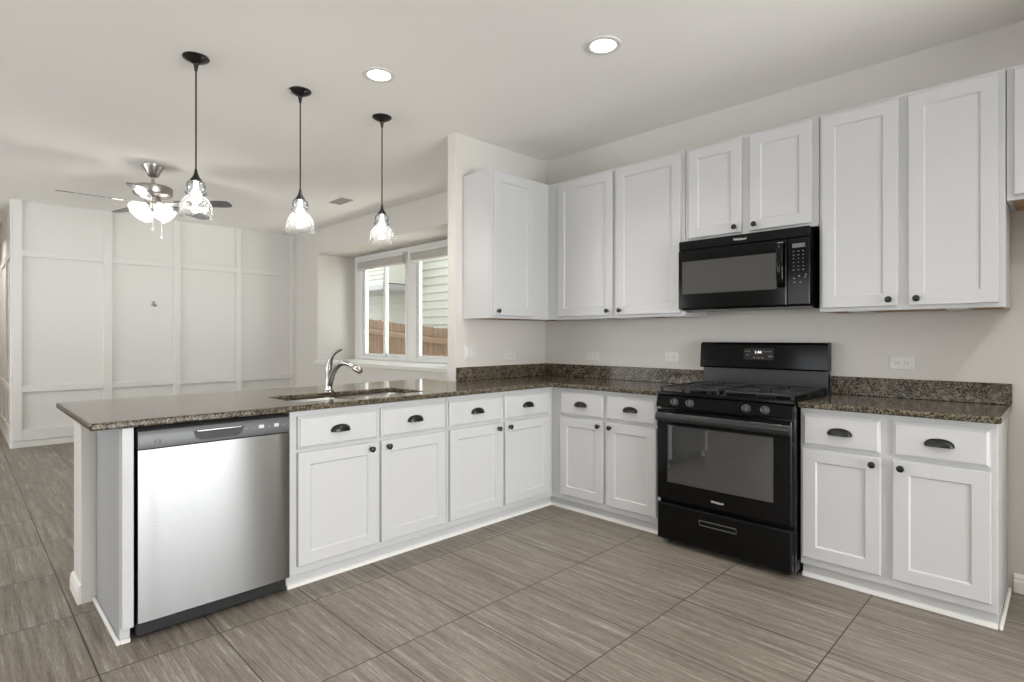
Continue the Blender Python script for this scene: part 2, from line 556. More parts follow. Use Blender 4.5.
frame_struct('window_4', FY, -5.1, -2.1, WZ0, WZ1, [-4.1, -3.1], 7.23, 7.29)

# panelled far wall: battens and rails
def panel_trim():
    m = MB()
    t = .032
    vs = [(-3.222, -3.143), (-2.396, -2.306), (-1.640, -1.556), (-.862, -.79), (-.075, 0.0)]
    hs = [(2.160, 2.238), (.622, .695), (.078, .20)]
    for a, b in vs: m.box(XF, XF + t, a, b, .078, H, .003)
    for (a, b), (c, d) in zip(vs[:-1], vs[1:]):
        for z0, z1 in hs: m.box(XF, XF + t, b, c, z0, z1, .003)
    m.box(XF, XF + .022, -3.236, 0, 0, .078, .004)
    return m.build('trim_2', 'panel', None, kind='structure')
panel_trim()
def hall_trim():
    m = MB()
    t = .016
    vs = [(XF - .09, XF), (-6.02, -5.93), (-7.1, -6.95), (-8.6, -8.45)]
    y = -3.222
    for a, b in vs: m.box(a, b, y - t, y, .078, H if a > -6 else 2.16, .003)
    for (b, a) in zip(vs[:-1], vs[1:]):
        for z0, z1 in [(2.160, 2.238), (.622, .695), (.078, .20)]:
            m.box(a[1], b[0], y - t, y, z0, z1, .003)
    m.box(XH, XF, y - .022, y, 0, .078, .004)
    return m.build('trim_3', 'panel', None, kind='structure')
hall_trim()

def baseboard(name, fn, u0, u1, d0):
    m = MB()
    m.loops([[fn(u, d0, 0), fn(u, d0 + .015, 0), fn(u, d0 + .015, .055), fn(u, d0 + .012, .062), fn(u, d0 + .012, .074), fn(u, d0 + .006, .086), fn(u, d0, .09)] for u in (u0, u1)])
    return m.build(name, 'trim', None, kind='structure')
baseboard('baseboard_right', FY, 3.072, 4.06, 0.0)
baseboard('baseboard_window', FY, XF + .022, -.095, 0.0)
# baseboard and cap moulding that wrap the end of the pony wall
def wrap(name, prof):
    m = MB()
    def ring(off, z): return [Vector((0.0, -3.262 - off, z)), Vector((-.230 - off, -3.262 - off, z)), Vector((-.230 - off, -1.017, z))]
    r = [ring(o, z) for o, z in prof]
    r = [[p[i] for p in r] for i in range(3)]
    m.loops(r)
    return m.build(name, 'trim', None, kind='structure')
wrap('baseboard_pony', [(0, 0), (.015, 0), (.015, .055), (.012, .062), (.012, .074), (.006, .086), (0, .09)])
wrap('trim_4', [(0, .835), (.006, .835), (.012, .85), (.03, .868), (.032, .883), (0, .883)])

# ------------------------------------------------------------------ dining windows
def dining_window(n, x0, x1, slider):
    z0, z1 = RZ0 + .005, 2.40
    y0 = RD - .04
    m = MB()
    w = .05
    for a in ((x0, x0 + w, z0, z1), (x1 - w, x1, z0, z1), (x0 + w, x1 - w, z0, z0 + w), (x0 + w, x1 - w, z1 - w, z1)):
        m.box(a[0], a[1], y0, RD + .06, a[2], a[3], .004)
    fr = m.build(f'window_{n}', 'vinyl', None, kind='structure')
    m = MB()
    xm = (x0 + x1) / 2
    s = .04
    cells = [(x0 + w, xm + .02), (xm - .02, x1 - w)] if slider else [(x0 + w, x1 - w)]
    for k, (a, b) in enumerate(cells):
        ya = y0 + .03 + .03 * k
        for q in ((a, a + s, z0 + w, z1 - w), (b - s, b, z0 + w, z1 - w), (a + s, b - s, z0 + w, z0 + w + s), (a + s, b - s, z1 - w - s, z1 - w)):
            m.box(q[0], q[1], ya, ya + .03, q[2], q[3], .003)
    m.build('sash', 'vinyl', fr)
    m = MB()
    for k, (a, b) in enumerate(cells):
        ya = y0 + .043 + .03 * k
        m.box(a + s, b - s, ya, ya + .004, z0 + w + s, z1 - w - s)
    m.build('pane', 'pane', fr)
    return fr
WA = (-4.19, -2.97); WB = (-2.83, -1.61)
dining_window(1, WA[0], WA[1], True)
dining_window(2, WB[0], WB[1], False)
# wall between and around the windows
struct('wall_window', 'trim', (RX0, WA[0], RD - .03, RD + .1, RZ0 - .15, RZ1), (WA[1], WB[0], RD - .03, RD + .1, RZ0 - .15, RZ1), (WB[1], RX1, RD - .03, RD + .1, RZ0 - .15, RZ1),
       (WA[0], WA[1], RD - .03, RD + .1, 2.40, RZ1), (WB[0], WB[1], RD - .03, RD + .1, 2.40, RZ1),
       (WA[0], WA[1], RD - .03, RD + .1, RZ0 - .15, RZ0 + .005), (WB[0], WB[1], RD - .03, RD + .1, RZ0 - .15, RZ0 + .005))

def blind(x0, x1, label, first=None):
    r = thing('window_blind', ((x0 + x1) / 2, RD - .08, 2.22), label, 'window blind', 'raised blinds over the dining windows')
    MB().box(x0 + .01, x1 - .01, RD - .11, RD - .055, 2.335, 2.385, .004).build('head_rail', 'blind', r)
    m = MB()
    for k in range(12):
        z = 2.245 + k * .0072
        m.box(x0 + .015, x1 - .015, RD - .108, RD - .058, z, z + .004)
    m.build('slat_stack', 'blind', r)
    MB().box(x0 + .012, x1 - .012, RD - .11, RD - .056, 2.222, 2.242, .003).build('bottom_rail', 'blind', r)
    return r
blind(WA[0], WA[1], 'beige slatted blind drawn up at the top of the left dining window')
blind(WB[0], WB[1], 'beige slatted blind drawn up atop the right dining window by the wall end')

# ------------------------------------------------------------------ outside: ground, fence, neighbour house
struct('ground', 'ground', (-22, 8, .75, 12, -.55, -.45))
def fence():
    def top(x): return 1.42 + max(0, (-4.8 - x)) * .085 if x < -4.8 else 1.42 - (x + 4.8) * .03
    f = thing('wooden_fence', (-5.8, 2.4, -.45), 'brown cedar privacy fence with dog-eared boards outside the dining windows', 'fence')
    x = -9.6
    while x < -2.6:
        w = .138
        z = top(x) + random.uniform(-.012, .012)
        poly = [(x, -.45), (x + w, -.45), (x + w, z - .03), (x + w - .03, z), (x + .03, z), (x, z - .03)]
        MB().prism(poly, lambda a, b, d: Vector((a, d, b)), 2.40, 2.42).build('picket', 'fence', f)
        x += .145
    for dz in (.28, 1.0, 1.6):
        m = MB()
        ra = [Vector((-9.6, y, top(-9.6) - dz + h)) for y, h in ((2.36, 0), (2.40, 0), (2.40, .09), (2.36, .09))]
        rb = [Vector((-4.8, y, top(-4.8) - dz + h)) for y, h in ((2.36, 0), (2.40, 0), (2.40, .09), (2.36, .09))]
        rc = [Vector((-2.6, y, top(-2.6) - dz + h)) for y, h in ((2.36, 0), (2.40, 0), (2.40, .09), (2.36, .09))]
        m.loops([ra, rb, rc])
        m.build('rail', 'fence', f)
fence()
def house():
    h = thing('neighbor_house', (-8, 4.2, -.45), 'neighbouring house with pale green lap siding behind the fence', 'house')
    m = MB()
    def laps(x0, x1, yf, z0, z1, lap):
        z = z0
        while z < z1 - .01:
            zz = min(z + lap, z1)
            m.prism([(yf - .030, z), (yf + .02, z), (yf + .02, zz), (yf - .004, zz)], lambda a, b, d: Vector((d, a, b)), x0, x1)
            z += lap
    laps(-16, -1, 4.0, -.45, 5.2, .18)
    m.box(-16, -1, 4.02, 4.3, -.45, 5.2)
    m.build('siding_wall', 'siding', h)
    m = MB()
    laps(-16, -7.4, 3.0, 2.45, 5.2, .10)
    m.box(-16, -7.4, 3.02, 3.97, 2.45, 5.2)
    m.build('upper_storey', 'siding', h)
    MB().box(-16, -7.38, 2.96, 3.97, 2.30, 2.43, .005).build('fascia', 'fascia', h)
house()

# ------------------------------------------------------------------ base cabinets
FF = .56            # face frame plane
def base_cab(fn, u0, u1, label, drawers, doors, loc, stile0=None, side=False, toe_u=None, false_front=False):
    r = thing('base_cabinet', loc, label, 'cabinet', 'white base cabinets')
    m = MB()
    g = .0015
    fbox(m, fn, u0 + g, u0 + .018, .01, FF - .02, .072, .882)
    fbox(m, fn, u1 - .018, u1 - g, .01, FF - .02, .072, .882)
    fbox(m, fn, u0 + .018, u1 - .018, .01, FF - .02, .072, .09)
    fbox(m, fn, u0 + .018, u1 - .018, .01, .022, .09, .882)
    # face frame with openings closed behind the doors
    fbox(m, fn, u0 + g, u1 - g, FF - .02, FF, .072, .882, .002)
    m.build('carcass', 'cab', r)
    t0, t1 = toe_u or (u0 + g, u1 - g)
    m = MB()
    fbox(m, fn, t0, t1, .02, .52, 0, .072)
    m.build('toe_kick', 'cab', r)
    m = MB()
    m.loops([[fn(u, .52, 0), fn(u, .537, 0), fn(u, .536, .008), fn(u, .530, .016), fn(u, .52, .02)] for u in (t0, t1)])
    m.build('shoe_moulding', 'trim', r)
    for k, (a, b) in enumerate(drawers):
        drawer_front(fn, a, b, FF, .692, .855, r)
    for a, b, ku in doors:
        shaker_door(fn, a, b, FF, .115, .675, r, (ku, .641))
    return r

base_cab(FX, -2.521, -1.547, 'white two-door base cabinet below the sink, beside the stainless dishwasher',
         [(-2.484, -2.034), (-2.014, -1.563)], [(-2.484, -2.034, -2.080), (-2.014, -1.563, -1.972)], (.28, -2.03, 0))
base_cab(FX, -1.547, -.540, 'white two-door base cabinet of the peninsula, between sink cabinet and inside corner',
         [(-1.531, -1.083), (-1.058, -.610)], [(-1.531, -1.083, -1.125), (-1.058, -.610, -1.020)], (.28, -1.05, 0), toe_u=(-1.5455, -.522))
base_cab(FY, .5586, 1.478, 'white two-door base cabinet directly left of the black gas range',
         [(.655, 1.032), (1.060, 1.436)], [(.655, 1.032, .998), (1.060, 1.436, 1.094)], (1.0, -.28, 0), toe_u=(.521, 1.4765))
base_cab(FY, 2.272, 3.052, 'white two-door base cabinet right of the range, ending the wall run',
         [(2.287, 2.632), (2.680, 3.030)], [(2.287, 2.632, 2.600), (2.680, 3.030, 2.714)], (2.66, -.28, 0))
# shoe strip returning along the exposed side of the right cabinet
def side_shoe():
    m = MB()
    m.box(3.052, 3.066, -.537, -.016, 0, .02, .004)
    o = m.build('shoe_moulding', 'trim', None)
    p = [x for x in COL.objects if x.name.startswith('base_cabinet') and x.location.x > 2.5][0]
    o.data.transform(Matrix.Translation(-p.location)); o.parent = p
side_shoe()

# end panel of the peninsula
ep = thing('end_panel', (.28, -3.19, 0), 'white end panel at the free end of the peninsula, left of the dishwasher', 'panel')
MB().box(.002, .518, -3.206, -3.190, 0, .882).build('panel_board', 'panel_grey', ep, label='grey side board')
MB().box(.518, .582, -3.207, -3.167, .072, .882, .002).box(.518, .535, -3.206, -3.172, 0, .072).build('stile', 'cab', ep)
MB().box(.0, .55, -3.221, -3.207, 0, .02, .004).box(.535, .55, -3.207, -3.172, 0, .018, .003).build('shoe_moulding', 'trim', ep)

# ------------------------------------------------------------------ dishwasher
dw = thing('dishwasher', (.3, -2.84, 0), 'stainless steel dishwasher with dark control strip built into the peninsula', 'dishwasher')
DY0, DY1 = -3.158, -2.528
MB().box(.03, .54, DY0 + .012, DY1 - .008, .03, .872).build('tub', 'black_matte', dw)
m = MB()
# slightly bowed steel door
N = 16
rows = []
for i in range(N + 1):
    y = DY0 + .004 + (DY1 - DY0 - .008) * i / N
    q = abs(2 * i / N - 1)
    d = .592 - .003 * max(0, (q - .8) / .2) ** 2
    rows.append((y, d))
poly = [(y, d) for y, d in rows] + [(DY1 - .004, .545), (DY0 + .004, .545)]
m.loops([[Vector((d, y, z)) for y, d in poly] for z in (.082, .786)])
m.build('door', 'steel', dw, smooth=30)
cp_ = MB()
prof = [(.545, .79), (.588, .79), (.59, .838), (.584, .862), (.572, .871), (.545, .871)]
cp_.loops([[Vector((d, y, z)) for d, z in prof] for y in (DY0 + .004, DY1 - .004)])
cp = cp_.build('control_panel', 'steel_dark', dw, smooth=25)
m = MB()
# pocket handle: dark bowl with a bright upper lip
m.lathe([(.001, 0), (.001, .001)], (.589, -2.85, .82), 'x', 8)
hy0, hy1 = -2.952, -2.742
pl = [(hy0, .842), (hy0 + .012, .812), (hy0 + .03, .802), (hy1 - .03, .802), (hy1 - .012, .812), (hy1, .842)]
m.prism(pl, lambda a, b, d: Vector((d, a, b)), .585, .5915)
m.build('handle', 'black_matte', cp, label='dark pocket handle')
m = MB()
m.box(.588, .5965, hy0 + .012, hy1 - .012, .838, .846, .002)
m.build('handle_lip', 'steel', cp)
for k, (yy, w) in enumerate(((-2.735, .016), (-2.70, .018), (-2.665, .024), (-2.63, .012), (-2.595, .022), (-2.56, .012))):
    MB().box(.5885, .5912, yy - w / 2, yy + w / 2, .822, .838 if k in (2, 4) else .83, .001).build('button', 'mark' if k in (2, 4) else 'dim_mark', cp)
m = MB()
rg = [Vector((.5905, -3.085 + .011 * math.cos(2 * PI * k / 20), .815 + .011 * math.sin(2 * PI * k / 20))) for k in range(21)]
m.tube(rg, .0011, 6)
for s in (-1, 1):
    m.tube([Vector((.5905, -3.085 + s * (.001 + .005 * abs(math.cos(t))), .815 + .007 * math.sin(t))) for t in [PI * (j / 10 - .5) for j in range(11)]], .0008, 5)
m.build('emblem', 'dim_mark', cp, label='round grey maker emblem')
MB().box(.50, .548, DY0 + .004, DY1 - .004, .012, .07, .003).build('kick_plate', 'charcoal', dw)
MB().box(.10, .48, DY0 + .03, DY0 + .06, 0, .03).build('foot', 'black_matte', dw)
MB().box(.10, .48, DY1 - .06, DY1 - .03, 0, .03).build('foot', 'black_matte', dw)

# ------------------------------------------------------------------ countertops
def slab(name, rects, hole, parent):
    """rectilinear slab made of grid cells; bevelled along its rim"""
    xs = sorted({r[0] for r in rects} | {r[1] for r in rects} | ({hole[0], hole[1]} if hole else set()))
    ys = sorted({r[2] for r in rects} | {r[3] for r in rects} | ({hole[2], hole[3]} if hole else set()))
    def inside(x, y):
        if hole and hole[0] < x < hole[1] and hole[2] < y < hole[3]: return False
        return any(r[0] < x < r[1] and r[2] < y < r[3] for r in rects)
    t = bmesh.new()
    vs = {}
    def V(x, y):
        if (x, y) not in vs: vs[(x, y)] = t.verts.new((x, y, .884))
        return vs[(x, y)]
    for a, b in zip(xs[:-1], xs[1:]):
        for c, d in zip(ys[:-1], ys[1:]):
            if inside((a + b) / 2, (c + d) / 2):
                t.faces.new((V(a, c), V(b, c), V(b, d), V(a, d)))
    g = bmesh.ops.extrude_face_region(t, geom=list(t.faces))
    for e in g['geom']:
        if isinstance(e, bmesh.types.BMVert): e.co.z = .914
    bmesh.ops.recalc_face_normals(t, faces=list(t.faces))
    m = MB(); m.merge(t)
    o = m.build(name, 'granite', parent)
    bv = o.modifiers.new('edge', 'BEVEL')
    bv.width = .009; bv.segments = 3; bv.limit_method = 'ANGLE'; bv.angle_limit = math.radians(40)
    return o
HX0, HX1, HY0, HY1 = .10, .455, -2.44, -1.63
ct = thing('granite_countertop', (.3, -2.0, .884), 'brown speckled granite worktop over the peninsula with the sink cut-out', 'countertop')
slab('worktop', [(-.398, .602, -3.315, -1.0165), (.0005, .602, -1.0165, -.001), (.602, 1.484, -.602, -.001)], (HX0, HX1, HY0, HY1), ct)
MB().box(.001, .021, -1.014, -.022, .914, 1.019, .003).box(.001, 1.484, -.021, -.001, .914, 1.019, .003).build('backsplash', 'granite', ct)
ct2 = thing('granite_countertop', (2.66, -.3, .884), 'short brown speckled granite worktop to the right of the range', 'countertop')
slab('worktop', [(2.2705, 3.066, -.602, -.001)], None, ct2)
MB().box(2.2705, 3.066, -.021, -.001, .914, 1.019, .003).build('backsplash', 'granite', ct2)

# sink: two undermount bowls
sk = thing('kitchen_sink', (.28, -2.03, .70), 'stainless double-bowl undermount sink set in the peninsula worktop', 'sink')
def bowl(y0, y1):
    m = MB()
    x0, x1 = HX0 - .006, HX1 + .006
    def rr(i, z, r):
        pts = []
        for cx, cy, a0 in ((x1 - i - r, y1 - i - r, 0), (x0 + i + r, y1 - i - r, 90), (x0 + i + r, y0 + i + r, 180), (x1 - i - r, y0 + i + r, 270)):
            for k in range(5):
                a = math.radians(a0 + 22.5 * k)
                pts.append(Vector((cx + r * math.cos(a), cy + r * math.sin(a), z)))
        return pts
    m.loops([rr(-.012, .8825, .05), rr(0, .8825, .045), rr(.004, .86, .045), rr(.012, .73, .045), rr(.03, .705, .04), rr(.09, .70, .03)], False, True)
    return m
bowl(HY0 - .006, -2.05).build('bowl', 'sink', sk, smooth=40)
bowl(-2.02, HY1 + .006).build('bowl', 'sink', sk, smooth=40)
for yy in (-2.25, -1.82):
    MB().lathe([(.04, 0), (.04, .003), (.03, .004), (.012, .002)], (.28, yy, .701), 'z', 20).build('drain', 'chrome', sk, smooth=40)

# faucet
fx, fy = .018, -2.040
fc = thing('kitchen_faucet', (fx, fy, .914), 'chrome single-lever kitchen faucet standing behind the sink', 'faucet')
MB().lathe([(.030, 0), (.030, .005), (.022, .012), (.020, .03), (.0195, .10), (.021, .135), (.020, .165), (.012, .178)], (fx, fy, .914), 'z', 24).build('body', 'faucet_steel', fc, smooth=40)
sp = []
for k in range(15):
    t = k / 14
    p0, p1, p2, p3 = Vector((fx + .012, fy, .95)), Vector((fx + .055, fy, 1.07)), Vector((fx + .14, fy + .01, 1.125)), Vector((fx + .245, fy + .03, 1.074))
    sp.append(p0 * (1 - t) ** 3 + p1 * 3 * t * (1 - t) ** 2 + p2 * 3 * t * t * (1 - t) + p3 * t ** 3)
MB().tube(sp, [.017 - .003 * k / 14 for k in range(15)], 14).build('spout', 'faucet_steel', fc, smooth=40)
MB().tube([sp[-1], sp[-1] + Vector((.018, .003, -.008)), sp[-1] + Vector((.055, .01, -.022)), sp[-1] + Vector((.064, .011, -.03))], [.015, .019, .020, .016], 14).build('spray_head', 'faucet_steel', fc, smooth=40)
MB().tube([Vector((fx, fy, 1.07)), Vector((fx + .006, fy + .003, 1.10)), Vector((fx + .022, fy + .012, 1.135)), Vector((fx + .05, fy + .025, 1.158)), Vector((fx + .085, fy + .04, 1.172))], [.022, .018, .012, .009, .006], 12).build('lever_handle', 'faucet_steel', fc, smooth=40)
MB().tube([Vector((fx + .012, fy + .012, 1.045)), Vector((fx + .03, fy + .03, 1.06)), Vector((fx + .032, fy + .032, 1.02))], [.007, .007, .006], 10).build('side_stud', 'faucet_steel', fc, smooth=40)

# ------------------------------------------------------------------ upper cabinets
UB, UT, UF = 1.386, 2.467, .315
def wall_cab(fn, u0, u1, z0, z1, label, doors, loc, cleats=()):
    r = thing('wall_cabinet', loc, label, 'cabinet', 'white wall cabinets')
    g = .0012
    m = MB()
    fbox(m, fn, u0 + g, u1 - g, .002, UF - .02, z0 + .018, z1)
    fbox(m, fn, u0 + g, u1 - g, UF - .02, UF, z0, z1, .0015)
    fbox(m, fn, u0 + g, u0 + .018, .002, UF - .02, z0, z0 + .018)
    fbox(m, fn, u1 - .018, u1 - g, .002, UF - .02, z0, z0 + .018)
    m.build('carcass', 'cab', r)
    m = MB()
    fbox(m, fn, u0 + .019, u1 - .019, .004, UF - .021, z0 + .001, z0 + .0175)
    m.build('underside', 'under_wood', r, label='raw brown wood underside')
    for a, b in cleats:
        MB().box(a, b, -UF + .03, -.01, z0 - .0035, z0 + .001).build('cleat', 'cab', r, label='white strip on the underside')
    for a, b, k in doors:
        shaker_door(fn, a, b, UF, z0 + .02, z1 - .02, r, (k, z0 + .053))
    return r
wall_cab(FX, -.950, -UF, UB, UT, 'white single-door wall cabinet on the short stub wall, left of the corner', [(-.930, -.515, -.898)], (.16, -.62, UB))
wall_cab(FY, .0015, 1.497, UB, UT, 'tall white two-door wall cabinet from the room corner to the microwave', [(.425, .937, .900), (.970, 1.468, 1.006)], (.75, -.16, UB), ((.37, .80), (.94, 1.13), (1.33, 1.47)))
wall_cab(FY, 1.497, 2.292, 1.862, UT, 'short white two-door wall cabinet directly above the black microwave', [(1.527, 1.866, 1.832), (1.918, 2.256, 1.950)], (1.9, -.16, 1.862))
wall_cab(FY, 2.292, 3.062, UB, UT, 'tall white two-door wall cabinet right of the microwave', [(2.308, 2.655, 2.620), (2.699, 3.038, 2.735)], (2.68, -.16, UB), ((2.425, 2.505), (2.84, 2.92)))
wall_cab(FY, 3.063, 4.058, 1.865, UT, 'short white wall cabinet cut off at the right edge of the picture', [(3.090, 3.55, 3.515), (3.58, 4.035, 3.615)], (3.56, -.16, 1.865))

# ------------------------------------------------------------------ microwave
mw = thing('microwave_oven', (1.89, -.2, 1.42), 'black over-the-range microwave mounted under the short wall cabinet', 'microwave')
MX0, MX1, MZ0, MZ1 = 1.492, 2.268, 1.408, 1.857
m = MB()
m.loops([[Vector((x, -d, z)) for d, z in ((.021, MZ0 + .01), (.30, MZ0), (.375, MZ0 + .012), (.380, MZ0 + .03), (.380, MZ1), (.021, MZ1))] for x in (MX0 + .004, MX1 - .003)])
m.build('body', 'black', mw)
MB().box(MX0, MX1, -.412, -.381, 1.800, MZ1, .004).build('vent_grille', 'black', mw)
DX1 = 2.148
dm = MB()
dm.loops(rect_rings(FY, MX0, DX1, MZ0 + .02, 1.797, [(0, .381), (0, .414), (.004, .418), (.012, .418)]))
door = dm.build('door', 'black', mw)
m = MB()
m.loops(rect_rings(FY, MX0 + .028, DX1 - .052, 1.520, 1.725, [(0, .4175), (0, .4185), (.006, .4182)]))
m.build('window', 'mw_glass', door)
m = MB()
hx = DX1 - .022
hr = []
for z, d, wx, wd in ((1.778, .418, .016, .004), (1.774, .437, .017, .010), (1.74, .455, .018, .011), (1.65, .460, .020, .012), (1.57, .455, .019, .011), (1.535, .440, .018, .010), (1.526, .418, .016, .004)):
    hr.append([Vector((hx + wx * math.cos(2 * PI * k / 14), -d - wd * math.sin(2 * PI * k / 14), z)) for k in range(14)])
m.loops(hr)
m.build('handle', 'black', door, smooth=50)
m = MB()
m.loops(rect_rings(FY, DX1 + .004, MX1, MZ0 + .02, 1.797, [(0, .381), (0, .413), (.004, .417)]))
MB().box(hx - .017, hx + .015, -.444, -.416, 1.764, 1.778, .003).build('handle_clip', 'chrome', door, label='bright clip at the top of the handle')
cpn = m.build('control_panel', 'black', mw)
MB().box(2.180, 2.245, -.4185, -.4172, 1.742, 1.765).build('display', 'lcd', cpn)
for r_ in range(6):
    for c_ in range(3):
        xx = 2.186 + c_ * .025; zz = 1.722 - r_ * .0205
        w = .006 if r_ in (2, 3, 4) else .009
        MB().box(xx - w / 2, xx + w / 2, -.4182, -.4172, zz - .002, zz + .002).build('button', 'dim_mark', cpn)
for xx, zz in ((2.19, 1.572), (2.215, 1.585), (2.245, 1.578), (2.19, 1.552), (2.222, 1.55), (2.25, 1.59)):
    MB().box(xx - .005, xx + .005, -.4182, -.4172, zz - .003, zz + .003).build('button', 'dim_mark', cpn)
text_mesh('logo_lettering', 'Whirlpool', .0185, lambda a, b, c: Vector((1.885 + a, -.4128 - c, 1.829 + b)), 'mark', mw, label='pale maker name', bold=.0002)

mw.location.y += .017

# ------------------------------------------------------------------ gas range
rg = thing('gas_range', (1.868, -.33, 0), 'black freestanding gas range between the base cabinets', 'range')
GX0, GX1 = 1.489, 2.265
MB().box(GX0, GX1, -.615, -.03, .03, .903, .003).build('body', 'black', rg)
m = MB()
m.loops([[Vector((x, y, z)) for y, z in ((-.64, .898), (-.648, .905), (-.646, .918), (-.63, .922), (-.615, .914), (-.06, .914), (-.06, .903), (-.62, .898))] for x in (GX0 - .002, GX1 + .002)])
m.build('cooktop', 'black', rg, smooth=30)
m = MB()
m.loops([[Vector((x, y, z)) for y, z in ((-.616, .822), (-.660, .826), (-.664, .835), (-.652, .896), (-.616, .897))] for x in (GX0, GX1)])
cpl = m.build('control_panel', 'black', rg)
for kx in (1.612, 1.708, 2.033, 2.132):
    ax = (Vector((1, 0, 0)), Vector((0, .19, .98)), Vector((0, -.98, .19)))
    k = MB().lathe([(.023, 0), (.022, .012), (.019, .018), (.0175, .030), (.014, .032)], (kx, -.6585, .862), ax, 24).build('knob', 'knob_grey', cpl, smooth=40)
    MB().box(kx - .0025, kx + .0025, -.6945, -.690, .856, .884).build('pointer', 'charcoal', k)
od = MB()
od.loops(rect_rings(FY, GX0, GX1 - .004, .276, .815, [(0, .616), (0, .652), (.005, .657), (.03, .657)]))
odo = od.build('oven_door', 'black', rg)
m = MB()
m.loops(rect_rings(FY, 1.560, 2.172, .382, .722, [(0, .6565), (0, .6578), (.008, .6575)]))
m.build('window', 'mw_glass', odo)
m = MB()
# full-width handle across the top of the door
hp = [(.657, .742), (.678, .748), (.685, .764), (.682, .784), (.672, .796), (.657, .792)]
m.loops([[Vector((x, -d, z)) for d, z in hp] for x in (GX0 + .004, GX1 - .008)])
m.build('handle', 'charcoal', odo, smooth=35)
text_mesh('logo_lettering', 'Whirlpool', .0175, lambda a, b, c: Vector((1.868 + a, -.6572 - c, .318 + b)), 'mark', odo, label='pale maker name', bold=.0002)
dr = MB()
dr.loops(rect_rings(FY, GX0, GX1 - .004, .034, .250, [(0, .612), (0, .648), (.007, .655), (.03, .655)]))
dro = dr.build('storage_drawer', 'black', rg)
m = MB()
px = (1.760, 1.975)
m.tube([FY(px[0], .656, .196), FY(px[1], .656, .196), FY(px[1], .656, .170), FY(px[0] + .004, .656, .170), FY(px[0], .656, .196)], .0035, 6)
m.build('pull_rim', 'knob_grey', dro, label='thin grey rim of the pull')
MB().box(px[0] + .003, px[1] - .003, -.6562, -.654, .171, .194).build('pull_recess', 'black', dro)
for lx in (GX0 + .05, GX1 - .05):
    for ly in (-.58, -.10):
        MB().lathe([(.016, 0), (.018, .006), (.010, .010), (.010, .032)], (lx, ly, 0), 'z', 14).build('leg', 'black_matte', rg, smooth=40)
# backguard: lower riser and overhanging console
bg = MB().box(GX0 + .004, GX1 - .002, -.055, -.012, .90, 1.06, .003).build('backguard', 'charcoal', rg)
m = MB()
m.loops([[Vector((x, y, z)) for y, z in ((-.012, 1.045), (-.078, 1.045), (-.088, 1.055), (-.075, 1.20), (-.060, 1.214), (-.012, 1.216))] for x in (GX0 - .004, GX1 + .004)])
cn = m.build('console', 'black', bg, smooth=25)
def BG(a, b, c): # on the sloping console front; a to the right, b up
    return Vector((1.868 + a, -.0875 + .0897 * (b + .07) - c, 1.128 + b))
dp = MB()
dp.loops([[BG(a, b, .0006) for a, b in ((-.09, -.025), (.098, -.025), (.098, .052), (-.09, .052))], [BG(a, b, .003) for a, b in ((-.088, -.023), (.096, -.023), (.096, .05), (-.088, .05))]])
dpo = dp.build('display', 'black_glass', cn)
text_mesh('clock_digits', '1:44', .026, lambda a, b, c: BG(a + .002, b + .024, .0034 + c), 'digits', dpo, label='lit clock digits', bold=.0002)
for a, b in ((-.075, .03), (-.055, .03), (-.065, .008), (.04, .03), (.056, .03), (.075, .03), (.072, .0), (.085, .0), (-.02, -.01), (.005, -.01), (.03, -.01)):
    m = MB()
    m.loops([[BG(a + i, b + j, .0032) for i, j in ((-.006, -.003), (.006, -.003), (.006, .003), (-.006, .003))], [BG(a + i, b + j, .004) for i, j in ((-.006, -.003), (.006, -.003), (.006, .003), (-.006, .003))]])
    m.build('button', 'dim_mark', dpo)
# burners and grates
for bx_ in (1.668, 2.068):
    for by_ in (-.48, -.20):
        b_ = MB().lathe([(.05, 0), (.052, .008), (.04, .016), (.034, .018)], (bx_, by_, .914), 'z', 24).build('burner', 'charcoal', rg, smooth=40)
        MB().lathe([(.032, 0), (.034, .005), (.028, .009), (.01, .010)], (bx_, by_, .932), 'z', 24).build('burner_cap', 'black_matte', b_, smooth=40)
for gx in (1.668, 2.068):
    m = MB()
    x0, x1, y0, y1 = gx - .185, gx + .185, -.605, -.085
    zt = .948
    for a in ((x0, x0 + .012, y0, y1), (x1 - .012, x1, y0, y1), (x0, x1, y0, y0 + .012), (x0, x1, y1 - .012, y1), (x0, x1, -.346, -.334)):
        m.box(a[0], a[1], a[2], a[3], zt - .012, zt, .002)
    for by_ in (-.48, -.20):
        m.box(gx - .006, gx + .006, by_ + .035, by_ + (.13 if by_ < -.3 else .105), zt - .010, zt + .003, .002)
        m.box(gx - .006, gx + .006, by_ - (.115 if by_ < -.3 else .13), by_ - .035, zt - .010, zt + .003, .002)
        m.box(gx - .180, gx - .035, by_ - .006, by_ + .006, zt - .010, zt + .003, .002)
        m.box(gx + .035, gx + .180, by_ - .006, by_ + .006, zt - .010, zt + .003, .002)
    for a in (x0 + .006, x1 - .006):
        for b in (y0 + .006, y1 - .006, -.34):
            m.box(a - .006, a + .006, b - .006, b + .006, .914, zt - .006)
    m.build('grate', 'black_matte', rg)

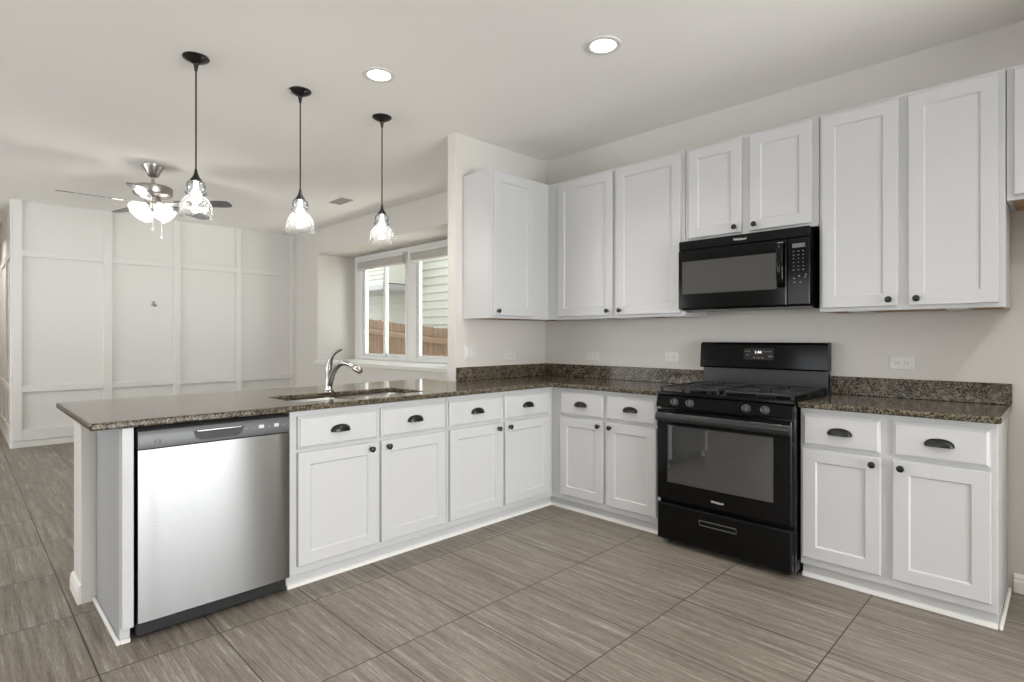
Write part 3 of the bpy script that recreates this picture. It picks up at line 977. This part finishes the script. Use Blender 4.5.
# ------------------------------------------------------------------ outlets and switches
def plate(fn, u, z, w, h, label, kind, d=0.0):
    r = thing('wall_outlet' if kind == 'o' else 'light_switch', fn(u, d, z), label, 'outlet' if kind == 'o' else 'light switch', 'outlets and switches above the worktop')
    MB().loops(rect_rings(fn, u - w / 2, u + w / 2, z - h / 2, z + h / 2, [(0, d + .0005), (0, d + .004), (.004, d + .0065)])).build('cover_plate', 'white_plastic', r)
    if kind == 'o':
        for s in (-1, 1):
            cu = u + s * .021
            f = MB()
            f.loops(rect_rings(fn, cu - .0165, cu + .0165, z - .0145, z + .0145, [(0, d + .006), (0, d + .008), (.003, d + .0085)]))
            f = f.build('receptacle', 'white_plastic', r)
            m = MB()
            fbox(m, fn, cu - .009, cu - .004, d + .0082, d + .0088, z + .004, z + .0065)
            fbox(m, fn, cu - .009, cu - .004, d + .0082, d + .0088, z - .0065, z - .004)
            fbox(m, fn, cu + .004, cu + .009, d + .0082, d + .0088, z - .0025, z + .0025)
            m.build('slots', 'dark_slot', f)
    else:
        for s in (-1, 1):
            cu = u + s * .023
            MB().loops(rect_rings(fn, cu - .0165, cu + .0165, z - .033, z + .033, [(0, d + .006), (0, d + .008), (.004, d + .0105)])).build('rocker', 'white_plastic', r)
    return r
plate(FX, -.872, 1.13, .117, .117, 'white double light switch on the stub wall above the backsplash', 's')
plate(FX, -.437, 1.095, .115, .073, 'white horizontal outlet on the stub wall, under the single-door wall cabinet', 'o')
plate(FY, .519, 1.09, .115, .073, 'white horizontal outlet on the range wall near the room corner', 'o')
plate(FY, 1.228, 1.105, .115, .073, 'white horizontal outlet just left of the range backguard', 'o')
plate(FY, 2.615, 1.107, .115, .073, 'white horizontal outlet above the short worktop right of the range', 'o')

# ------------------------------------------------------------------ ceiling fittings
def downlight(x, y, label, watts):
    r = thing('recessed_downlight', (x, y, H), label, 'ceiling light', 'recessed ceiling lights')
    MB().lathe([(.095, -.001), (.094, -.006), (.078, -.010), (.068, -.006), (.066, -.002)], (x, y, H), 'z', 40, False, False).build('trim_ring', 'white_plastic', r, smooth=40)
    MB().lathe([(.0665, -.0055), (.0665, -.002)], (x, y, H), 'z', 40).build('lens', 'can_lens', r)
    area_light('downlight_lamp', (0, 0, -.03), (0, 0, 0), .13, .13, watts, (1.0, .95, .88), math.radians(120), 'DISK', r)
    return r
downlight(.399, -1.919, 'round recessed ceiling light on the left, nearer the pendants', 5)
downlight(1.525, -1.261, 'round recessed ceiling light on the right, above the range area', 5)
for x, y, wt in ((3.95, -1.42, 11), (1.5, -3.6, 5), (3.2, -3.6, 5), (-6.6, -3.85, 13)):  # out-of-view lamps without fixtures; the last is added to brighten the hall
    area_light('unseen_ceiling_lamp', (x, y, H - .02), (0, 0, 0), .14, .14, wt, (1.0, .95, .88), math.radians(140), 'DISK')

def pendant(first=None):
    X, Y = -.14, -2.74
    r = thing('pendant_light', (X, Y, H), 'nearest of three glass pendant lights over the peninsula, leftmost in the picture', 'pendant light', 'glass pendants over the peninsula')
    MB().lathe([(.066, 0), (.067, -.006), (.060, -.013), (.035, -.026), (.014, -.036), (.0095, -.06), (.007, -.075)], (X, Y, H), 'z', 32).build('canopy', 'knob', r, smooth=40)
    MB().lathe([(.0042, -.07), (.0042, -.64)], (X, Y, H), 'z', 10).build('rod', 'knob', r, smooth=40)
    MB().lathe([(.006, -.615), (.010, -.64), (.018, -.66), (.030, -.676), (.031, -.681), (.010, -.683)], (X, Y, H), 'z', 24).build('socket_cap', 'knob', r, smooth=40)
    prof = [(.028, 2.108), (.043, 2.104), (.050, 2.094), (.0515, 2.080), (.049, 2.066), (.046, 2.058), (.056, 2.052), (.0605, 2.044), (.056, 2.035), (.048, 2.028),
            (.056, 2.021), (.068, 2.010), (.079, 1.994), (.086, 1.974), (.089, 1.952), (.091, 1.930), (.0955, 1.926), (.0955, 1.917)]
    prof = [(q * .93, z - max(0, 2.06 - z) * .05) for q, z in prof]
    inner = [(q - .003, z) for q, z in reversed(prof)]
    def ribbed(pr):
        seg = 96
        rings = []
        for q, z in pr:
            amp = .0002 if q > .06 and z < 2.02 else .0
            rings.append([Vector((X + (q + amp * math.cos(32 * 2 * PI * k / seg)) * math.cos(2 * PI * k / seg), Y + (q + amp * math.cos(32 * 2 * PI * k / seg)) * math.sin(2 * PI * k / seg), z)) for k in range(seg)])
        return rings
    m = MB()
    m.loops(ribbed(prof + inner), False, False)
    m.build('glass_shade', 'shade_glass', r, smooth=50)
    b = MB().lathe([(.012, 2.11), (.013, 2.075), (.016, 2.06), (.026, 2.035), (.029, 2.018), (.026, 2.0), (.014, 1.988), (.003, 1.985)], (X, Y, 0), 'z', 20).build('bulb', 'bulb', r, smooth=60)
    point_light('pendant_lamp', (0, 0, 1.97 - H), 4, .03, (1.0, .93, .84), r)
    return r
p1 = pendant()
for y, lab in ((-2.151, 'middle one of the three glass pendant lights over the peninsula'), (-1.564, 'farthest of three glass pendant lights, hanging in front of the dining window')):
    c = p1.copy(); COL.objects.link(c)
    c.location = (-.14, y, H); c['label'] = lab
    for ch in list(p1.children):
        d = ch.copy(); COL.objects.link(d); d.parent = c

# ceiling vent
v = thing('ceiling_vent', (-2.57, -.585, H), 'small grey rectangular air vent in the dining room ceiling', 'vent')
MB().box(-2.72, -2.42, -.66, -.51, H - .008, H - .0005, .003).build('frame', 'vent', v)
m = MB()
for k in range(7):
    yy = -.645 + k * .018
    m.box(-2.705, -2.435, yy, yy + .010, H - .013, H - .007)
m.build('louvers', 'vent', v)

# ceiling fan
def fan():
    X, Y = -2.575, -2.417
    r = thing('ceiling_fan', (X, Y, H), 'brushed nickel five-blade ceiling fan with frosted glass lights in the dining room', 'ceiling fan')
    MB().lathe([(.085, 0), (.083, -.012), (.06, -.05), (.048, -.085), (.034, -.10), (.018, -.104)], (X, Y, H), 'z', 32).build('canopy', 'nickel', r, smooth=40)
    MB().lathe([(.012, -.10), (.012, -.16), (.022, -.162), (.024, -.185), (.018, -.19)], (X, Y, H), 'z', 16).build('downrod', 'nickel', r, smooth=40)
    MB().lathe([(.03, 2.612), (.10, 2.612), (.145, 2.602), (.155, 2.59), (.155, 2.535), (.148, 2.522), (.10, 2.512), (.06, 2.505)], (X, Y, 0), 'z', 40).build('motor_housing', 'nickel', r, smooth=35)
    MB().lathe([(.05, 2.508), (.062, 2.50), (.062, 2.465), (.05, 2.455), (.035, 2.44), (.03, 2.40), (.012, 2.385)], (X, Y, 0), 'z', 28).build('switch_housing', 'nickel', r, smooth=40)
    zb = 2.452
    for k in range(5):
        a = math.radians(45 + 4 + 72 * k)
        ca, sa = math.cos(a), math.sin(a)
        pitch = math.radians(-11)
        def P(s, t, h):  # s out along the blade, t across
            tt, hh = t * math.cos(pitch) - h * math.sin(pitch), t * math.sin(pitch) + h * math.cos(pitch)
            return Vector((X + s * ca - tt * sa, Y + s * sa + tt * ca, zb + hh))
        pl = [(.20, -.045), (.36, -.060), (.60, -.066), (.66, -.058), (.68, -.03), (.68, .03), (.66, .058), (.60, .066), (.36, .060), (.20, .045)]
        bl = MB().prism(pl, P, 0, .007).build('blade', 'blade_under', r)
        m = MB()
        m.prism([(.06, -.014), (.16, -.012), (.22, -.04), (.30, -.042), (.32, 0), (.30, .042), (.22, .04), (.16, .012), (.06, .014)], P, -.006, -.0005)
        m.build('blade_bracket', 'nickel', bl)
    # four fluted tulip shades
    for k in range(4):
        a = math.radians(20 + 90 * k)
        out = Vector((math.cos(a), math.sin(a), 0))
        axis = (out * .80 + Vector((0, 0, -.60))).normalized()
        u = axis.cross(Vector((0, 0, 1))).normalized(); w_ = axis.cross(u)
        o = Vector((X, Y, 2.435)) + out * .045
        MB().tube([Vector((X, Y, 2.46)) + out * .02, o - axis * .01, o + axis * .02], .016, 12).build('lamp_arm', 'nickel', r, smooth=40)
        prof = [(.022, .015), (.034, .03), (.050, .06), (.060, .09), (.070, .115), (.082, .13), (.080, .129), (.067, .112), (.057, .088), (.047, .06), (.031, .032)]
        seg = 48
        rings = []
        for q, d in prof:
            rings.append([o + (u * math.cos(2 * PI * j / seg) + w_ * math.sin(2 * PI * j / seg)) * (q * (1 + .04 * math.cos(8 * 2 * PI * j / seg))) + axis * d for j in range(seg)])
        m = MB(); m.loops(rings, False, False)
        m.build('glass_shade', 'frosted', r, smooth=60)
        m = MB().lathe([(.010, .02), (.022, .05), (.024, .07), (.014, .088), (.003, .092)], o, (u, w_, axis), 14)
        m.build('bulb', 'bulb', r, smooth=60)
        point_light('fan_lamp', Vector((0, 0, 2.435 - H)) + out * .045 + axis * .10, 9, .03, (1.0, .95, .88), r)
    for dx, dy, z1 in ((.0, .0, 2.20), (.055, .055, 2.12)):
        m = MB()
        m.tube([Vector((X + dx, Y + dy, 2.42)), Vector((X + dx, Y + dy, z1 + .03))], .0022, 6)
        m.lathe([(.004, .035), (.009, .02), (.010, .008), (.006, 0)], (X + dx, Y + dy, z1), 'z', 12)
        m.build('pull_chain', 'white_plastic', r, smooth=50)
fan()

# small hook left on the panelled wall
hk = thing('wall_hook', (XF + .001, -1.86, 1.665), 'tiny grey hook fixed to the second panel of the far wall', 'hook')
MB().lathe([(.020, 0), (.020, .006), (.013, .012), (.006, .014)], (XF + .001, -1.865, 1.69), 'x', 20).build('back_plate', 'hook', hk, smooth=40)
MB().tube([Vector((XF + .01, -1.86, 1.665)), Vector((XF + .03, -1.86, 1.645)), Vector((XF + .035, -1.86, 1.655))], .008, 10).box(XF + .001, XF + .02, -1.893, -1.827, 1.648, 1.670, .006).build('peg', 'hook', hk)
